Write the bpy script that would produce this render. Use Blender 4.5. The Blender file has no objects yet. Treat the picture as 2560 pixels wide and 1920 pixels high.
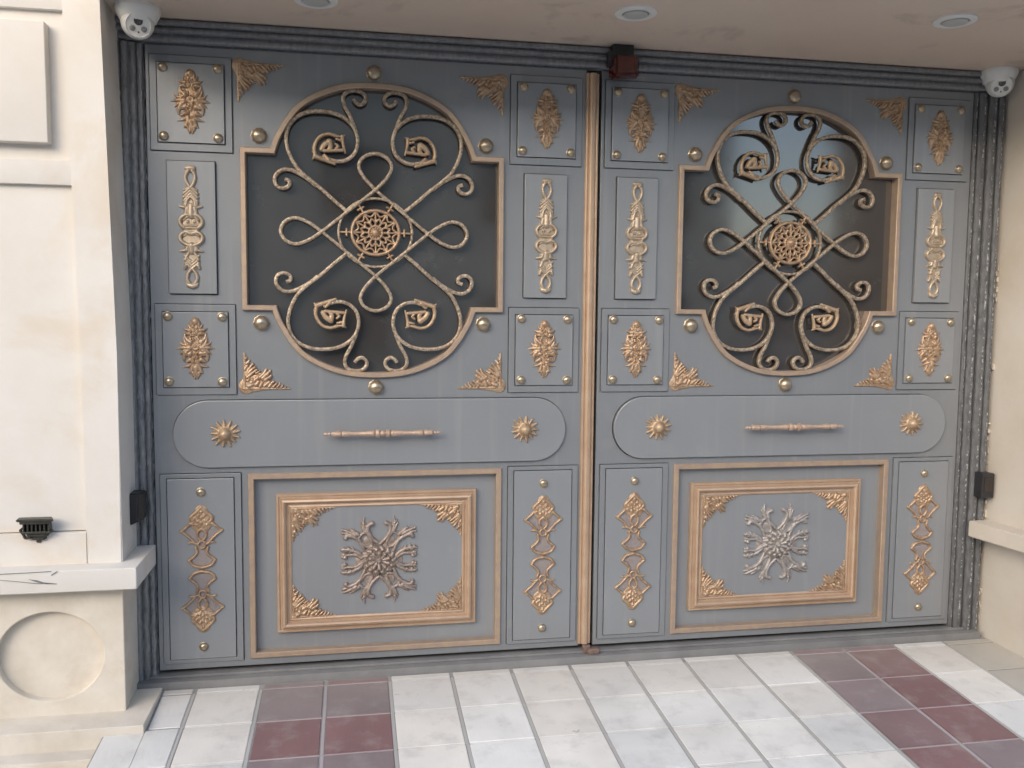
import bpy, bmesh, math, random
import numpy as np
from mathutils import Vector, Matrix, noise

# ---------------------------------------------------------------- camera, sky, sun, exposure
scene = bpy.context.scene
COL = scene.collection
cam_d = bpy.data.cameras.new('camera'); cam = bpy.data.objects.new('camera', cam_d); COL.objects.link(cam)
cam_d.sensor_width = 36.0; cam_d.lens = 36.0 * 2201.5 / 2560.0; cam_d.clip_end = 500; cam_d.clip_start = 0.05
yaw, pit, rol = 0.178659646, -0.0822321119, 0.00917650938
cy, sy, cp, sp = math.cos(yaw), math.sin(yaw), math.cos(pit), math.sin(pit)
fw = Vector((sy * cp, cy * cp, sp)); rt = Vector((cy, -sy, 0)); up = rt.cross(fw)
rt, up = math.cos(rol) * rt + math.sin(rol) * up, -math.sin(rol) * rt + math.cos(rol) * up
cam.matrix_world = Matrix(((rt.x, up.x, -fw.x, -0.1010582), (rt.y, up.y, -fw.y, -4.037504), (rt.z, up.z, -fw.z, 1.5868362), (0, 0, 0, 1)))
scene.camera = cam
SUN_EL, SUN_AZ = 25.0, 214.0        # azimuth clockwise from +Y: a veiled sun behind the camera, a little to the left
world = bpy.data.worlds.new('World'); scene.world = world; world.use_nodes = True
wn = world.node_tree.nodes; wl = world.node_tree.links
bg = wn['Background']; sky = wn.new('ShaderNodeTexSky'); sky.sky_type = 'NISHITA'; sky.sun_disc = False
sky.sun_elevation = math.radians(SUN_EL); sky.sun_rotation = math.radians(SUN_AZ)
sky.air_density = 1.0; sky.dust_density = 2.0; sky.ozone_density = 0.8
wl.new(sky.outputs[0], bg.inputs[0]); bg.inputs[1].default_value = 0.15
sun_d = bpy.data.lights.new('sun', 'SUN'); sun = bpy.data.objects.new('sun', sun_d); COL.objects.link(sun)
sun_d.energy = 0.72; sun_d.angle = math.radians(60); sun_d.color = (1.0, 0.92, 0.82)
az, el = math.radians(SUN_AZ), math.radians(SUN_EL)
sd = Vector((math.sin(az) * math.cos(el), math.cos(az) * math.cos(el), math.sin(el)))
sun.rotation_euler = sd.to_track_quat('Z', 'Y').to_euler(); sun.location = (0, -6, 9)
vs = scene.view_settings; vs.view_transform = 'Standard'; vs.look = 'None'; vs.gamma = 1.0; vs.exposure = 1.22

# ---------------------------------------------------------------- materials
def mat(name, col, rough=0.5, metal=0.0, col2=None, nscale=6.0, amt=0.5, bump=0.0, bscale=60.0, spec=0.5, detail=5.0,
        coat=0.0, spots=None, ior=None, stretch=None, streak=0.0):
    m = bpy.data.materials.new(name); m.use_nodes = True
    nt = m.node_tree; n = nt.nodes; l = nt.links; b = n['Principled BSDF']
    b.inputs['Roughness'].default_value = rough; b.inputs['Metallic'].default_value = metal
    b.inputs['Specular IOR Level'].default_value = spec
    if ior: b.inputs['IOR'].default_value = ior
    if coat: b.inputs['Coat Weight'].default_value = coat; b.inputs['Coat Roughness'].default_value = 0.12
    b.inputs['Base Color'].default_value = (*col, 1)
    geo = n.new('ShaderNodeNewGeometry'); vec = geo.outputs['Position']
    if stretch:
        mp = n.new('ShaderNodeMapping'); mp.inputs['Scale'].default_value = stretch; l.new(vec, mp.inputs[0]); vec = mp.outputs[0]
    cur = None
    if col2:
        t = n.new('ShaderNodeTexNoise'); t.inputs['Scale'].default_value = nscale; t.inputs['Detail'].default_value = detail
        t.inputs['Roughness'].default_value = 0.62
        l.new(vec, t.inputs['Vector'])
        r = n.new('ShaderNodeMapRange'); r.inputs[1].default_value = 0.5 - 0.28 * (1.2 - amt); r.inputs[2].default_value = 0.5 + 0.28 * (1.2 - amt)
        l.new(t.outputs['Fac'], r.inputs[0])
        mx = n.new('ShaderNodeMix'); mx.data_type = 'RGBA'; mx.inputs[6].default_value = (*col, 1); mx.inputs[7].default_value = (*col2, 1)
        l.new(r.outputs[0], mx.inputs[0]); cur = mx.outputs[2]
        rr = n.new('ShaderNodeMapRange'); rr.inputs[3].default_value = max(0.03, rough - 0.06); rr.inputs[4].default_value = min(1, rough + 0.08)
        l.new(t.outputs['Fac'], rr.inputs[0]); l.new(rr.outputs[0], b.inputs['Roughness'])
    if spots:      # (scale, threshold, colour, strength): stains and chips with a shape of their own
        for (ss, th, sc, st) in spots:
            t = n.new('ShaderNodeTexNoise'); t.inputs['Scale'].default_value = ss; t.inputs['Detail'].default_value = 7; t.inputs['Roughness'].default_value = 0.6
            t.inputs['Distortion'].default_value = 0.4; l.new(vec, t.inputs['Vector'])
            r = n.new('ShaderNodeMapRange'); r.inputs[1].default_value = th; r.inputs[2].default_value = th + 0.1; r.inputs[4].default_value = st
            l.new(t.outputs['Fac'], r.inputs[0])
            mx = n.new('ShaderNodeMix'); mx.data_type = 'RGBA'; mx.inputs[7].default_value = (*sc, 1)
            if cur: l.new(cur, mx.inputs[6])
            else: mx.inputs[6].default_value = (*col, 1)
            l.new(r.outputs[0], mx.inputs[0]); cur = mx.outputs[2]
    if streak:     # faint dried drips: vertical, a little paler and duller than the paint
        mp = n.new('ShaderNodeMapping'); mp.inputs['Scale'].default_value = (22, 22, 0.9); l.new(geo.outputs['Position'], mp.inputs[0])
        t = n.new('ShaderNodeTexNoise'); t.inputs['Scale'].default_value = 1.0; t.inputs['Detail'].default_value = 5; l.new(mp.outputs[0], t.inputs['Vector'])
        r = n.new('ShaderNodeMapRange'); r.inputs[1].default_value = 0.56; r.inputs[2].default_value = 0.74; r.inputs[4].default_value = streak
        l.new(t.outputs['Fac'], r.inputs[0])
        mx = n.new('ShaderNodeMix'); mx.data_type = 'RGBA'; mx.inputs[7].default_value = (0.33, 0.335, 0.33, 1)
        l.new(cur, mx.inputs[6]); l.new(r.outputs[0], mx.inputs[0]); cur = mx.outputs[2]
    if cur: l.new(cur, b.inputs['Base Color'])
    if bump:
        t = n.new('ShaderNodeTexNoise'); t.inputs['Scale'].default_value = bscale; t.inputs['Detail'].default_value = 4; l.new(vec, t.inputs['Vector'])
        bp = n.new('ShaderNodeBump'); bp.inputs['Strength'].default_value = bump; bp.inputs['Distance'].default_value = 0.004
        l.new(t.outputs['Fac'], bp.inputs['Height']); l.new(bp.outputs[0], b.inputs['Normal'])
        if streak:
            t = n.new('ShaderNodeTexNoise'); t.inputs['Scale'].default_value = 2.6; t.inputs['Detail'].default_value = 2; l.new(geo.outputs['Position'], t.inputs['Vector'])
            b2 = n.new('ShaderNodeBump'); b2.inputs['Strength'].default_value = 0.35; b2.inputs['Distance'].default_value = 0.012
            l.new(t.outputs['Fac'], b2.inputs['Height']); l.new(b2.outputs[0], bp.inputs['Normal'])
    return m

PAINT = mat('grey_blue_paint', (0.217, 0.229, 0.241), 0.34, 0.25, (0.240, 0.251, 0.262), 2.2, 0.2, 0.05, 140, 0.5,
            spots=[(5, 0.60, (0.30, 0.30, 0.29), 0.30), (38, 0.70, (0.34, 0.33, 0.31), 0.35)], streak=.4)
PLATE = mat('satin_grey_paint', (0.251, 0.263, 0.276), 0.31, 0.25, (0.270, 0.282, 0.293), 3.0, 0.2, 0.04, 160, 0.5,
            spots=[(6, 0.62, (0.33, 0.33, 0.32), 0.28), (45, 0.71, (0.36, 0.35, 0.33), 0.35)], streak=.4)
JAMB = mat('worn_charcoal_paint', (0.18, 0.182, 0.185), 0.42, 0.1, (0.29, 0.293, 0.296), 60, 0.6, 0.7, 120, 0.4, stretch=(1, 1, 0.35))
GOLD = mat('antique_gold_paint', (0.36, 0.245, 0.155), 0.42, 0.35, (0.46, 0.34, 0.22), 40, 0.7, 0.25, 220)
TRIM = mat('copper_gold_trim', (0.44, 0.30, 0.20), 0.34, 0.35, (0.51, 0.375, 0.265), 12, 0.5, 0.12, 200)
PINKGOLD = mat('rose_gold_bar', (0.37, 0.275, 0.215), 0.42, 0.35, (0.43, 0.32, 0.22), 26, 0.7, 0.25, 260)
BARS = mat('hammered_champagne_bar', (0.23, 0.17, 0.12), 0.42, 0.45, (0.44, 0.36, 0.265), 85, 0.95, 1.0, 95, spots=[(60, 0.6, (0.5, 0.38, 0.36), 0.6)])
CAST = mat('cast_gold', (0.35, 0.225, 0.14), 0.38, 0.5, (0.49, 0.355, 0.235), 55, 0.8, 0.3, 400)
CASTPALE = mat('cast_pale_gold', (0.40, 0.325, 0.235), 0.38, 0.5, (0.50, 0.40, 0.30), 50, 0.8, 0.3, 400)
SILVER = mat('cast_rose_silver', (0.29, 0.26, 0.24), 0.42, 0.45, (0.41, 0.375, 0.345), 60, 0.8, 0.3, 400)
MESHFILL = mat('mauve_grey_backing', (0.24, 0.21, 0.205), 0.7, 0.0, (0.30, 0.26, 0.25), 500, 0.9, 0.6, 700)
BRONZE = mat('cast_tarnished_bronze', (0.25, 0.195, 0.16), 0.42, 0.45, (0.38, 0.31, 0.265), 60, 0.8, 0.3, 400)
STUD = mat('aged_brass', (0.36, 0.29, 0.20), 0.3, 0.75, (0.44, 0.37, 0.28), 60, 0.6, 0.1, 200)
PANE = mat('smoked_glass', (0.040, 0.036, 0.034), 0.05, 0.0, (0.05, 0.047, 0.045), 5, 0.4, 0.012, 3, 0.5, ior=2.1, spots=[(7, 0.58, (0.08, 0.078, 0.075), 0.3)])
STONE = mat('cream_limestone', (0.64, 0.60, 0.54), 0.72, 0, (0.69, 0.665, 0.62), 2.2, 0.6, 0.12, 90, 0.3,
            spots=[(1.6, 0.56, (0.61, 0.525, 0.42), 0.65), (9, 0.70, (0.55, 0.50, 0.44), 0.35)])
STONEDIRT = mat('weathered_limestone', (0.60, 0.545, 0.46), 0.8, 0, (0.69, 0.64, 0.56), 5, 0.7, 0.3, 70, 0.3,
                spots=[(4, 0.58, (0.55, 0.47, 0.37), 0.5)])
SIDEWALL = mat('cream_render', (0.51, 0.455, 0.38), 0.8, 0, (0.58, 0.535, 0.47), 2.5, 0.6, 0.15, 60, 0.3, spots=[(3, 0.6, (0.5, 0.43, 0.33), 0.4)])
CEIL = mat('beige_stone_soffit', (0.60, 0.495, 0.405), 0.6, 0, (0.64, 0.545, 0.45), 1.6, 0.5, 0.05, 40, 0.3,
           spots=[(2.4, 0.58, (0.30, 0.235, 0.20), 0.45), (12, 0.73, (0.2, 0.17, 0.15), 0.5)])
THRESH = mat('grey_threshold_stone', (0.17, 0.17, 0.172), 0.6, 0, (0.22, 0.22, 0.215), 8, 0.6, 0.3, 80)
GROUT = mat('grey_grout', (0.27, 0.265, 0.26), 0.9, 0, (0.40, 0.39, 0.375), 30, 0.7, 0.4, 200)
WHITE = mat('white_plastic', (0.66, 0.67, 0.63), 0.42, 0, (0.72, 0.72, 0.69), 10, 0.4, 0.02, 90)
BLACK = mat('black_plastic', (0.018, 0.018, 0.02), 0.4, 0, (0.03, 0.03, 0.032), 20, 0.5, 0.05, 90)
LENS = mat('dark_lens', (0.02, 0.015, 0.012), 0.08, 0, None, ior=1.7)
LED = mat('grey_led_lens', (0.16, 0.16, 0.15), 0.25, 0, (0.3, 0.3, 0.29), 160, 0.9, 0.4, 300)
JOINT = mat('joint_bed', (0.26, 0.255, 0.245), 0.9, 0, (0.34, 0.33, 0.31), 30, 0.7, 0.4, 200)
FROST = mat('unlit_frosted_lens', (0.42, 0.44, 0.42), 0.5, 0, (0.48, 0.49, 0.46), 20, 0.5, 0.05, 60)
RED = mat('dark_red_lens', (0.06, 0.010, 0.008), 0.22, 0, (0.10, 0.018, 0.012), 30, 0.6, 0.05, 40, coat=0.5)
RUST = mat('rusty_brown_steel', (0.15, 0.10, 0.085), 0.6, 0.2, (0.22, 0.15, 0.12), 40, 0.8, 0.3, 100)
IRON = mat('dark_bronze', (0.05, 0.05, 0.042), 0.38, 0.5, (0.09, 0.085, 0.07), 50, 0.7, 0.3, 200)
ASPH = mat('pale_road_surface', (0.30, 0.29, 0.275), 0.9, 0, (0.36, 0.35, 0.33), 20, 0.7, 0.5, 200)
FACADE = mat('tan_facade', (0.56, 0.50, 0.43), 0.85, 0, (0.62, 0.56, 0.48), 0.6, 0.6, 0.1, 20)
FACADE2 = mat('dark_brick_facade', (0.10, 0.085, 0.075), 0.85, 0, (0.14, 0.12, 0.10), 0.8, 0.6, 0.1, 20)
SHOPGLASS = mat('dark_window_glass', (0.03, 0.035, 0.04), 0.1, 0)

def tilemat():
    m = bpy.data.materials.new('glazed_paving_tile'); m.use_nodes = True
    nt = m.node_tree; n = nt.nodes; l = nt.links; b = n['Principled BSDF']
    a = n.new('ShaderNodeAttribute'); a.attribute_name = 'tile_colour'
    geo = n.new('ShaderNodeNewGeometry')
    t = n.new('ShaderNodeTexNoise'); t.inputs['Scale'].default_value = 9; t.inputs['Detail'].default_value = 8; t.inputs['Roughness'].default_value = 0.65
    l.new(geo.outputs['Position'], t.inputs['Vector'])
    r = n.new('ShaderNodeMapRange'); r.inputs[1].default_value = 0.5; r.inputs[2].default_value = 0.78; r.inputs[4].default_value = 0.5
    l.new(t.outputs['Fac'], r.inputs[0])
    mx = n.new('ShaderNodeMix'); mx.data_type = 'RGBA'; mx.inputs[7].default_value = (0.42, 0.40, 0.37, 1)
    l.new(a.outputs['Color'], mx.inputs[6]); l.new(r.outputs[0], mx.inputs[0])
    t2 = n.new('ShaderNodeTexNoise'); t2.inputs['Scale'].default_value = 3.2; t2.inputs['Detail'].default_value = 3
    l.new(geo.outputs['Position'], t2.inputs['Vector'])
    hs = n.new('ShaderNodeHueSaturation'); l.new(mx.outputs[2], hs.inputs['Color'])
    r2 = n.new('ShaderNodeMapRange'); r2.inputs[1].default_value = 0.3; r2.inputs[2].default_value = 0.7; r2.inputs[3].default_value = 0.88; r2.inputs[4].default_value = 1.08
    l.new(t2.outputs['Fac'], r2.inputs[0]); l.new(r2.outputs[0], hs.inputs['Value'])
    t3 = n.new('ShaderNodeTexNoise'); t3.inputs['Scale'].default_value = 26; t3.inputs['Detail'].default_value = 3; t3.inputs['Distortion'].default_value = 1.2
    l.new(geo.outputs['Position'], t3.inputs['Vector'])
    r3 = n.new('ShaderNodeMapRange'); r3.inputs[1].default_value = 0.73; r3.inputs[2].default_value = 0.76; r3.inputs[4].default_value = 0.5
    l.new(t3.outputs['Fac'], r3.inputs[0])
    mx2 = n.new('ShaderNodeMix'); mx2.data_type = 'RGBA'; mx2.inputs[7].default_value = (0.22, 0.21, 0.2, 1)
    l.new(hs.outputs[0], mx2.inputs[6]); l.new(r3.outputs[0], mx2.inputs[0]); # dust and grime gathered along the foot of the gate
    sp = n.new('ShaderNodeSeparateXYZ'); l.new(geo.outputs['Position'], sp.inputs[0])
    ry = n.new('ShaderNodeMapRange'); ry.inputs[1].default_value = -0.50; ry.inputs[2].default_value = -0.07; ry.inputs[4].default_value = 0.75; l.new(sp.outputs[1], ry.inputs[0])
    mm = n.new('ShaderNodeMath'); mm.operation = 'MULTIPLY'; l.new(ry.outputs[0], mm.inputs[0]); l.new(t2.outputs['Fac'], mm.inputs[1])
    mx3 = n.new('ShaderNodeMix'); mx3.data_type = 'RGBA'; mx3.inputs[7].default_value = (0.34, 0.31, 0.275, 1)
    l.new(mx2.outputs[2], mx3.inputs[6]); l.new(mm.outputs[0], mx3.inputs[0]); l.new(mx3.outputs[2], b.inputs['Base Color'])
    rr = n.new('ShaderNodeMapRange'); rr.inputs[3].default_value = 0.32; rr.inputs[4].default_value = 0.62; l.new(t.outputs['Fac'], rr.inputs[0]); l.new(rr.outputs[0], b.inputs['Roughness'])
    tb = n.new('ShaderNodeTexNoise'); tb.inputs['Scale'].default_value = 70; tb.inputs['Detail'].default_value = 3
    mp = n.new('ShaderNodeMapping'); mp.inputs['Scale'].default_value = (1, 0.25, 1); l.new(geo.outputs['Position'], mp.inputs[0]); l.new(mp.outputs[0], tb.inputs['Vector'])
    bp = n.new('ShaderNodeBump'); bp.inputs['Strength'].default_value = 0.25; bp.inputs['Distance'].default_value = 0.003
    l.new(tb.outputs['Fac'], bp.inputs['Height']); l.new(bp.outputs[0], b.inputs['Normal'])
    return m
TILE = tilemat()

def chipped(base, name, amount):
    """charcoal paint with pale chips along the ridges (vertex attribute 'ridge')"""
    m = base.copy(); m.name = name; nt = m.node_tree; n = nt.nodes; l = nt.links; b = n['Principled BSDF']
    old = b.inputs['Base Color'].links[0].from_socket
    a = n.new('ShaderNodeAttribute'); a.attribute_name = 'ridge'
    geo = n.new('ShaderNodeNewGeometry'); mp = n.new('ShaderNodeMapping'); mp.inputs['Scale'].default_value = (1.5, 1.5, 1.0)
    l.new(geo.outputs['Position'], mp.inputs[0])
    t = n.new('ShaderNodeTexNoise'); t.inputs['Scale'].default_value = 75; t.inputs['Detail'].default_value = 3; l.new(mp.outputs[0], t.inputs['Vector'])
    r = n.new('ShaderNodeMapRange'); r.inputs[1].default_value = 0.55; r.inputs[2].default_value = 0.60; l.new(t.outputs['Fac'], r.inputs[0])
    mu = n.new('ShaderNodeMath'); mu.operation = 'MULTIPLY'; l.new(r.outputs[0], mu.inputs[0]); l.new(a.outputs['Fac'], mu.inputs[1])
    m2 = n.new('ShaderNodeMath'); m2.operation = 'MULTIPLY'; m2.inputs[1].default_value = amount; l.new(mu.outputs[0], m2.inputs[0])
    mx = n.new('ShaderNodeMix'); mx.data_type = 'RGBA'; mx.inputs[7].default_value = (0.55, 0.56, 0.55, 1)
    l.new(old, mx.inputs[6]); l.new(m2.outputs[0], mx.inputs[0]); l.new(mx.outputs[2], b.inputs['Base Color'])
    return m
JAMBSHADED = mat('shaded_jamb_paint', (0.085, 0.087, 0.09), 0.5, 0.1, (0.15, 0.152, 0.155), 60, 0.6, 0.7, 120, 0.4, stretch=(1, 1, 0.35))  # jamb paint repeated darker, shade put in against the sun on this side
JAMBCHIP = chipped(JAMBSHADED, 'chipped_shaded_charcoal_paint', 0.9)

# ---------------------------------------------------------------- helpers
def tag(o, label=None, cat=None, group=None, kind=None):
    if label: o['label'] = label
    if cat: o['category'] = cat
    if group: o['group'] = group
    if kind: o['kind'] = kind
    return o
def empty(name, loc, label, cat, group=None):
    o = bpy.data.objects.new(name, None); COL.objects.link(o); o.location = loc; o.empty_display_size = 0.1
    return tag(o, label, cat, group)
def link(name, me, m, parent=None, loc=None):
    o = bpy.data.objects.new(name, me); COL.objects.link(o)
    if m and not me.materials: me.materials.append(m)
    if parent: o.parent = parent
    if loc: o.location = loc
    return o
def smooth(me, ang=35):
    bm = bmesh.new(); bm.from_mesh(me)
    lim = math.radians(ang)
    for f in bm.faces: f.smooth = True
    for e in bm.edges:
        if len(e.link_faces) == 2: e.smooth = e.calc_face_angle(0) < lim
        else: e.smooth = False
    bm.to_mesh(me); bm.free()
def from_bm(name, bm, m, parent=None, loc=None, ang=20):
    bmesh.ops.recalc_face_normals(bm, faces=bm.faces)
    me = bpy.data.meshes.new(name); bm.to_mesh(me); bm.free()
    smooth(me, ang)
    return link(name, me, m, parent, loc)
def box(bm, x0, x1, y0, y1, z0, z1, bev=0.0, seg=2):
    n = bmesh.new()
    vs_ = [n.verts.new(p) for p in [(x0,y0,z0),(x1,y0,z0),(x1,y1,z0),(x0,y1,z0),(x0,y0,z1),(x1,y0,z1),(x1,y1,z1),(x0,y1,z1)]]
    for f in [(0,3,2,1),(4,5,6,7),(0,1,5,4),(1,2,6,5),(2,3,7,6),(3,0,4,7)]: n.faces.new([vs_[i] for i in f])
    if bev: bmesh.ops.bevel(n, geom=n.edges[:], offset=bev, segments=seg, affect='EDGES', profile=0.6)
    t = bpy.data.meshes.new('tmp'); n.to_mesh(t); n.free(); bm.from_mesh(t); bpy.data.meshes.remove(t)
def lathe(bm, prof, center, axis='z', seg=24, mod=None):
    """prof: list of (radius, height along axis)"""
    rings = []
    for (r, h) in prof:
        ring = []
        for k in range(seg):
            a = 2 * math.pi * k / seg; rr = r * (mod(a, h) if mod else 1)
            c, s = rr * math.cos(a), rr * math.sin(a)
            p = {'z': (c, s, h), 'y': (c, h, s), 'x': (h, c, s)}[axis]
            ring.append(bm.verts.new((center[0] + p[0], center[1] + p[1], center[2] + p[2])))
        rings.append(ring)
    for a, b in zip(rings, rings[1:]):
        for k in range(seg): bm.faces.new((a[k], a[(k + 1) % seg], b[(k + 1) % seg], b[k]))
    bm.faces.new(rings[0][::-1]); bm.faces.new(rings[-1])
def catmull(pts, n=6, closed=False):
    P = [np.array(p, float) for p in pts]; out = []
    m = len(P); rng = range(m) if closed else range(m - 1)
    for i in rng:
        p1, p2 = P[i], P[(i + 1) % m]
        p0 = P[i - 1] if (closed or i > 0) else 2 * p1 - p2
        p3 = P[(i + 2) % m] if (closed or i + 2 < m) else 2 * p2 - p1
        for k in range(n):
            t = k / n
            out.append(0.5 * ((2 * p1) + (-p0 + p2) * t + (2 * p0 - 5 * p1 + 4 * p2 - p3) * t * t + (-p0 + 3 * p1 - 3 * p2 + p3) * t ** 3))
    if not closed: out.append(P[-1])
    return [tuple(o) for o in out]
def sweep(bm, pts, prof, closed=False):
    """sweep a profile [(offset, y)] along an XZ polyline, mitred at corners"""
    n = len(pts); P = [Vector(p) for p in pts]; rings = []
    for i in range(n):
        a = P[i - 1] if (closed or i > 0) else None; c = P[(i + 1) % n] if (closed or i < n - 1) else None
        d1 = (P[i] - a).normalized() if a is not None else None; d2 = (c - P[i]).normalized() if c is not None else None
        if d1 is None: d1 = d2
        if d2 is None: d2 = d1
        n1 = Vector((-d1.y, d1.x)); n2 = Vector((-d2.y, d2.x)); mm = (n1 + n2)
        if mm.length < 1e-4: mm = n1
        mm.normalize(); mm /= max(0.35, mm.dot(n1))
        rings.append([bm.verts.new((P[i].x + mm.x * o, y, P[i].y + mm.y * o)) for (o, y) in prof])
    k = len(prof)
    for i in range(n if closed else n - 1):
        a, b = rings[i], rings[(i + 1) % n]
        for j in range(k): bm.faces.new((a[j], a[(j + 1) % k], b[(j + 1) % k], b[j]))
    if not closed: bm.faces.new(rings[0]); bm.faces.new(rings[-1][::-1])
def barprof(w, y0, y1, c=0.0025):
    """flat bar, front face at y1 (towards the viewer, -Y), back at y0"""
    return [(-w/2, y0), (-w/2, y1 + c), (-w/2 + c, y1), (w/2 - c, y1), (w/2, y1 + c), (w/2, y0)]
def plate(name, outer, holes, yb, yf, m, parent=None, bev=0.002, ang=12, bm_in=None):
    """flat plate in XZ with holes: back at yb, front at yf (yf < yb)"""
    cu = bpy.data.curves.new('tmp', 'CURVE'); cu.dimensions = '2D'; cu.fill_mode = 'BOTH'
    cu.extrude = (yb - yf) / 2 - bev; cu.bevel_depth = bev; cu.bevel_resolution = 1; cu.offset = -bev
    for loop in [outer] + holes:
        s = cu.splines.new('POLY'); s.points.add(len(loop) - 1); s.use_cyclic_u = True
        for p, q in zip(s.points, loop): p.co = (q[0], q[1], 0, 1)
    ob = bpy.data.objects.new('tmp', cu); COL.objects.link(ob)
    dg = bpy.context.evaluated_depsgraph_get(); me = bpy.data.meshes.new_from_object(ob.evaluated_get(dg))
    bpy.data.objects.remove(ob); bpy.data.curves.remove(cu)
    bm = bmesh.new(); bm.from_mesh(me); bpy.data.meshes.remove(me)
    bmesh.ops.remove_doubles(bm, verts=bm.verts, dist=1e-5)
    mid = (yb + yf) / 2
    for v in bm.verts: v.co = Vector((v.co.x, mid - v.co.z, v.co.y))
    if bm_in is not None:
        t = bpy.data.meshes.new('t'); bm.to_mesh(t); bm.free(); bm_in.from_mesh(t); bpy.data.meshes.remove(t); return
    return from_bm(name, bm, m, parent, ang=ang)
def rect(x0, x1, z0, z1): return [(x0, z0), (x1, z0), (x1, z1), (x0, z1)]
def ring_frame(bm, x0, x1, z0, z1, prof): sweep(bm, [(x0, z0), (x0, z1), (x1, z1), (x1, z0)], prof, True)

# relief castings: a height field over XZ raised by strokes, meshed where it stands above the ground
def relief(name, strokes, res, base=0.003, rough=0.0, seed=0):
    """strokes: (points, r0, r1, height factor[, flat]) in metres"""
    xs = [p[0] for s in strokes for p in s[0]]; zs = [p[1] for s in strokes for p in s[0]]
    rm = max(max(s[1], s[2]) for s in strokes) + 2 * res
    x0, x1, z0, z1 = min(xs) - rm, max(xs) + rm, min(zs) - rm, max(zs) + rm
    nx, nz = int((x1 - x0) / res) + 2, int((z1 - z0) / res) + 2
    H = np.zeros((nz, nx)); gx = x0 + np.arange(nx) * res; gz = z0 + np.arange(nz) * res
    rng = np.random.RandomState(seed)
    for s in strokes:
        pts, r0, r1, hf = s[:4]; flat = len(s) > 4 and s[4]
        if len(pts) == 1: pts = [pts[0], (pts[0][0] + 1e-5, pts[0][1])]
        L = [0]
        for a, b in zip(pts, pts[1:]): L.append(L[-1] + math.dist(a, b))
        for i, (a, b) in enumerate(zip(pts, pts[1:])):
            ra = r0 + (r1 - r0) * L[i] / L[-1]; rb = r0 + (r1 - r0) * L[i + 1] / L[-1]; R = max(ra, rb)
            i0, i1 = max(0, int((min(a[0], b[0]) - R - x0) / res)), min(nx, int((max(a[0], b[0]) + R - x0) / res) + 2)
            j0, j1 = max(0, int((min(a[1], b[1]) - R - z0) / res)), min(nz, int((max(a[1], b[1]) + R - z0) / res) + 2)
            X, Z = np.meshgrid(gx[i0:i1], gz[j0:j1]); dx, dz = b[0] - a[0], b[1] - a[1]
            t = np.clip(((X - a[0]) * dx + (Z - a[1]) * dz) / (dx * dx + dz * dz + 1e-12), 0, 1)
            d = np.hypot(X - a[0] - t * dx, Z - a[1] - t * dz); rr = ra + (rb - ra) * t
            q = np.clip(1 - (d / rr) ** 2, 0, 1)
            h = np.where(q > 0, (base + (hf if flat else 1.35 * hf * rr * np.sqrt(q))), 0)
            H[j0:j1, i0:i1] = np.maximum(H[j0:j1, i0:i1], h)
    if rough: H = np.where(H > 0, H + rough * rng.rand(nz, nx), 0)
    inside = H > 0
    cell = inside[:-1, :-1] | inside[1:, :-1] | inside[:-1, 1:] | inside[1:, 1:]
    use = np.zeros((nz, nx), bool)
    for a, b in ((0, 0), (1, 0), (0, 1), (1, 1)): use[a:nz - 1 + a, b:nx - 1 + b] |= cell
    idx = -np.ones((nz, nx), int); jj, ii = np.nonzero(use); idx[jj, ii] = np.arange(len(jj))
    V = np.stack([gx[ii], -H[jj, ii] + 0.0006, gz[jj]], 1)
    cj, ci = np.nonzero(cell)
    F = np.stack([idx[cj, ci], idx[cj, ci + 1], idx[cj + 1, ci + 1], idx[cj + 1, ci]], 1)
    me = bpy.data.meshes.new(name); me.from_pydata(V.tolist(), [], F.tolist()); me.update()
    for p in me.polygons: p.use_smooth = True
    return me
def mx(strokes): return strokes + [([(-p[0], p[1]) for p in s[0]],) + tuple(s[1:]) for s in strokes if any(abs(p[0]) > 1e-6 for p in s[0])]
def mz(strokes): return strokes + [([(p[0], -p[1]) for p in s[0]],) + tuple(s[1:]) for s in strokes]
def sc(strokes, k, c=True, rk=1.0):
    out = []
    for s in strokes:
        pts = [(p[0] * k, p[1] * k) for p in s[0]]
        if c and len(pts) > 2: pts = catmull(pts, 4)
        out.append((pts, s[1] * k * rk, s[2] * k * rk, s[3] * (k if (len(s) > 4 and s[4]) else 1)) + tuple(s[4:]))
    return out
rnd = random.Random(5)

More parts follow.
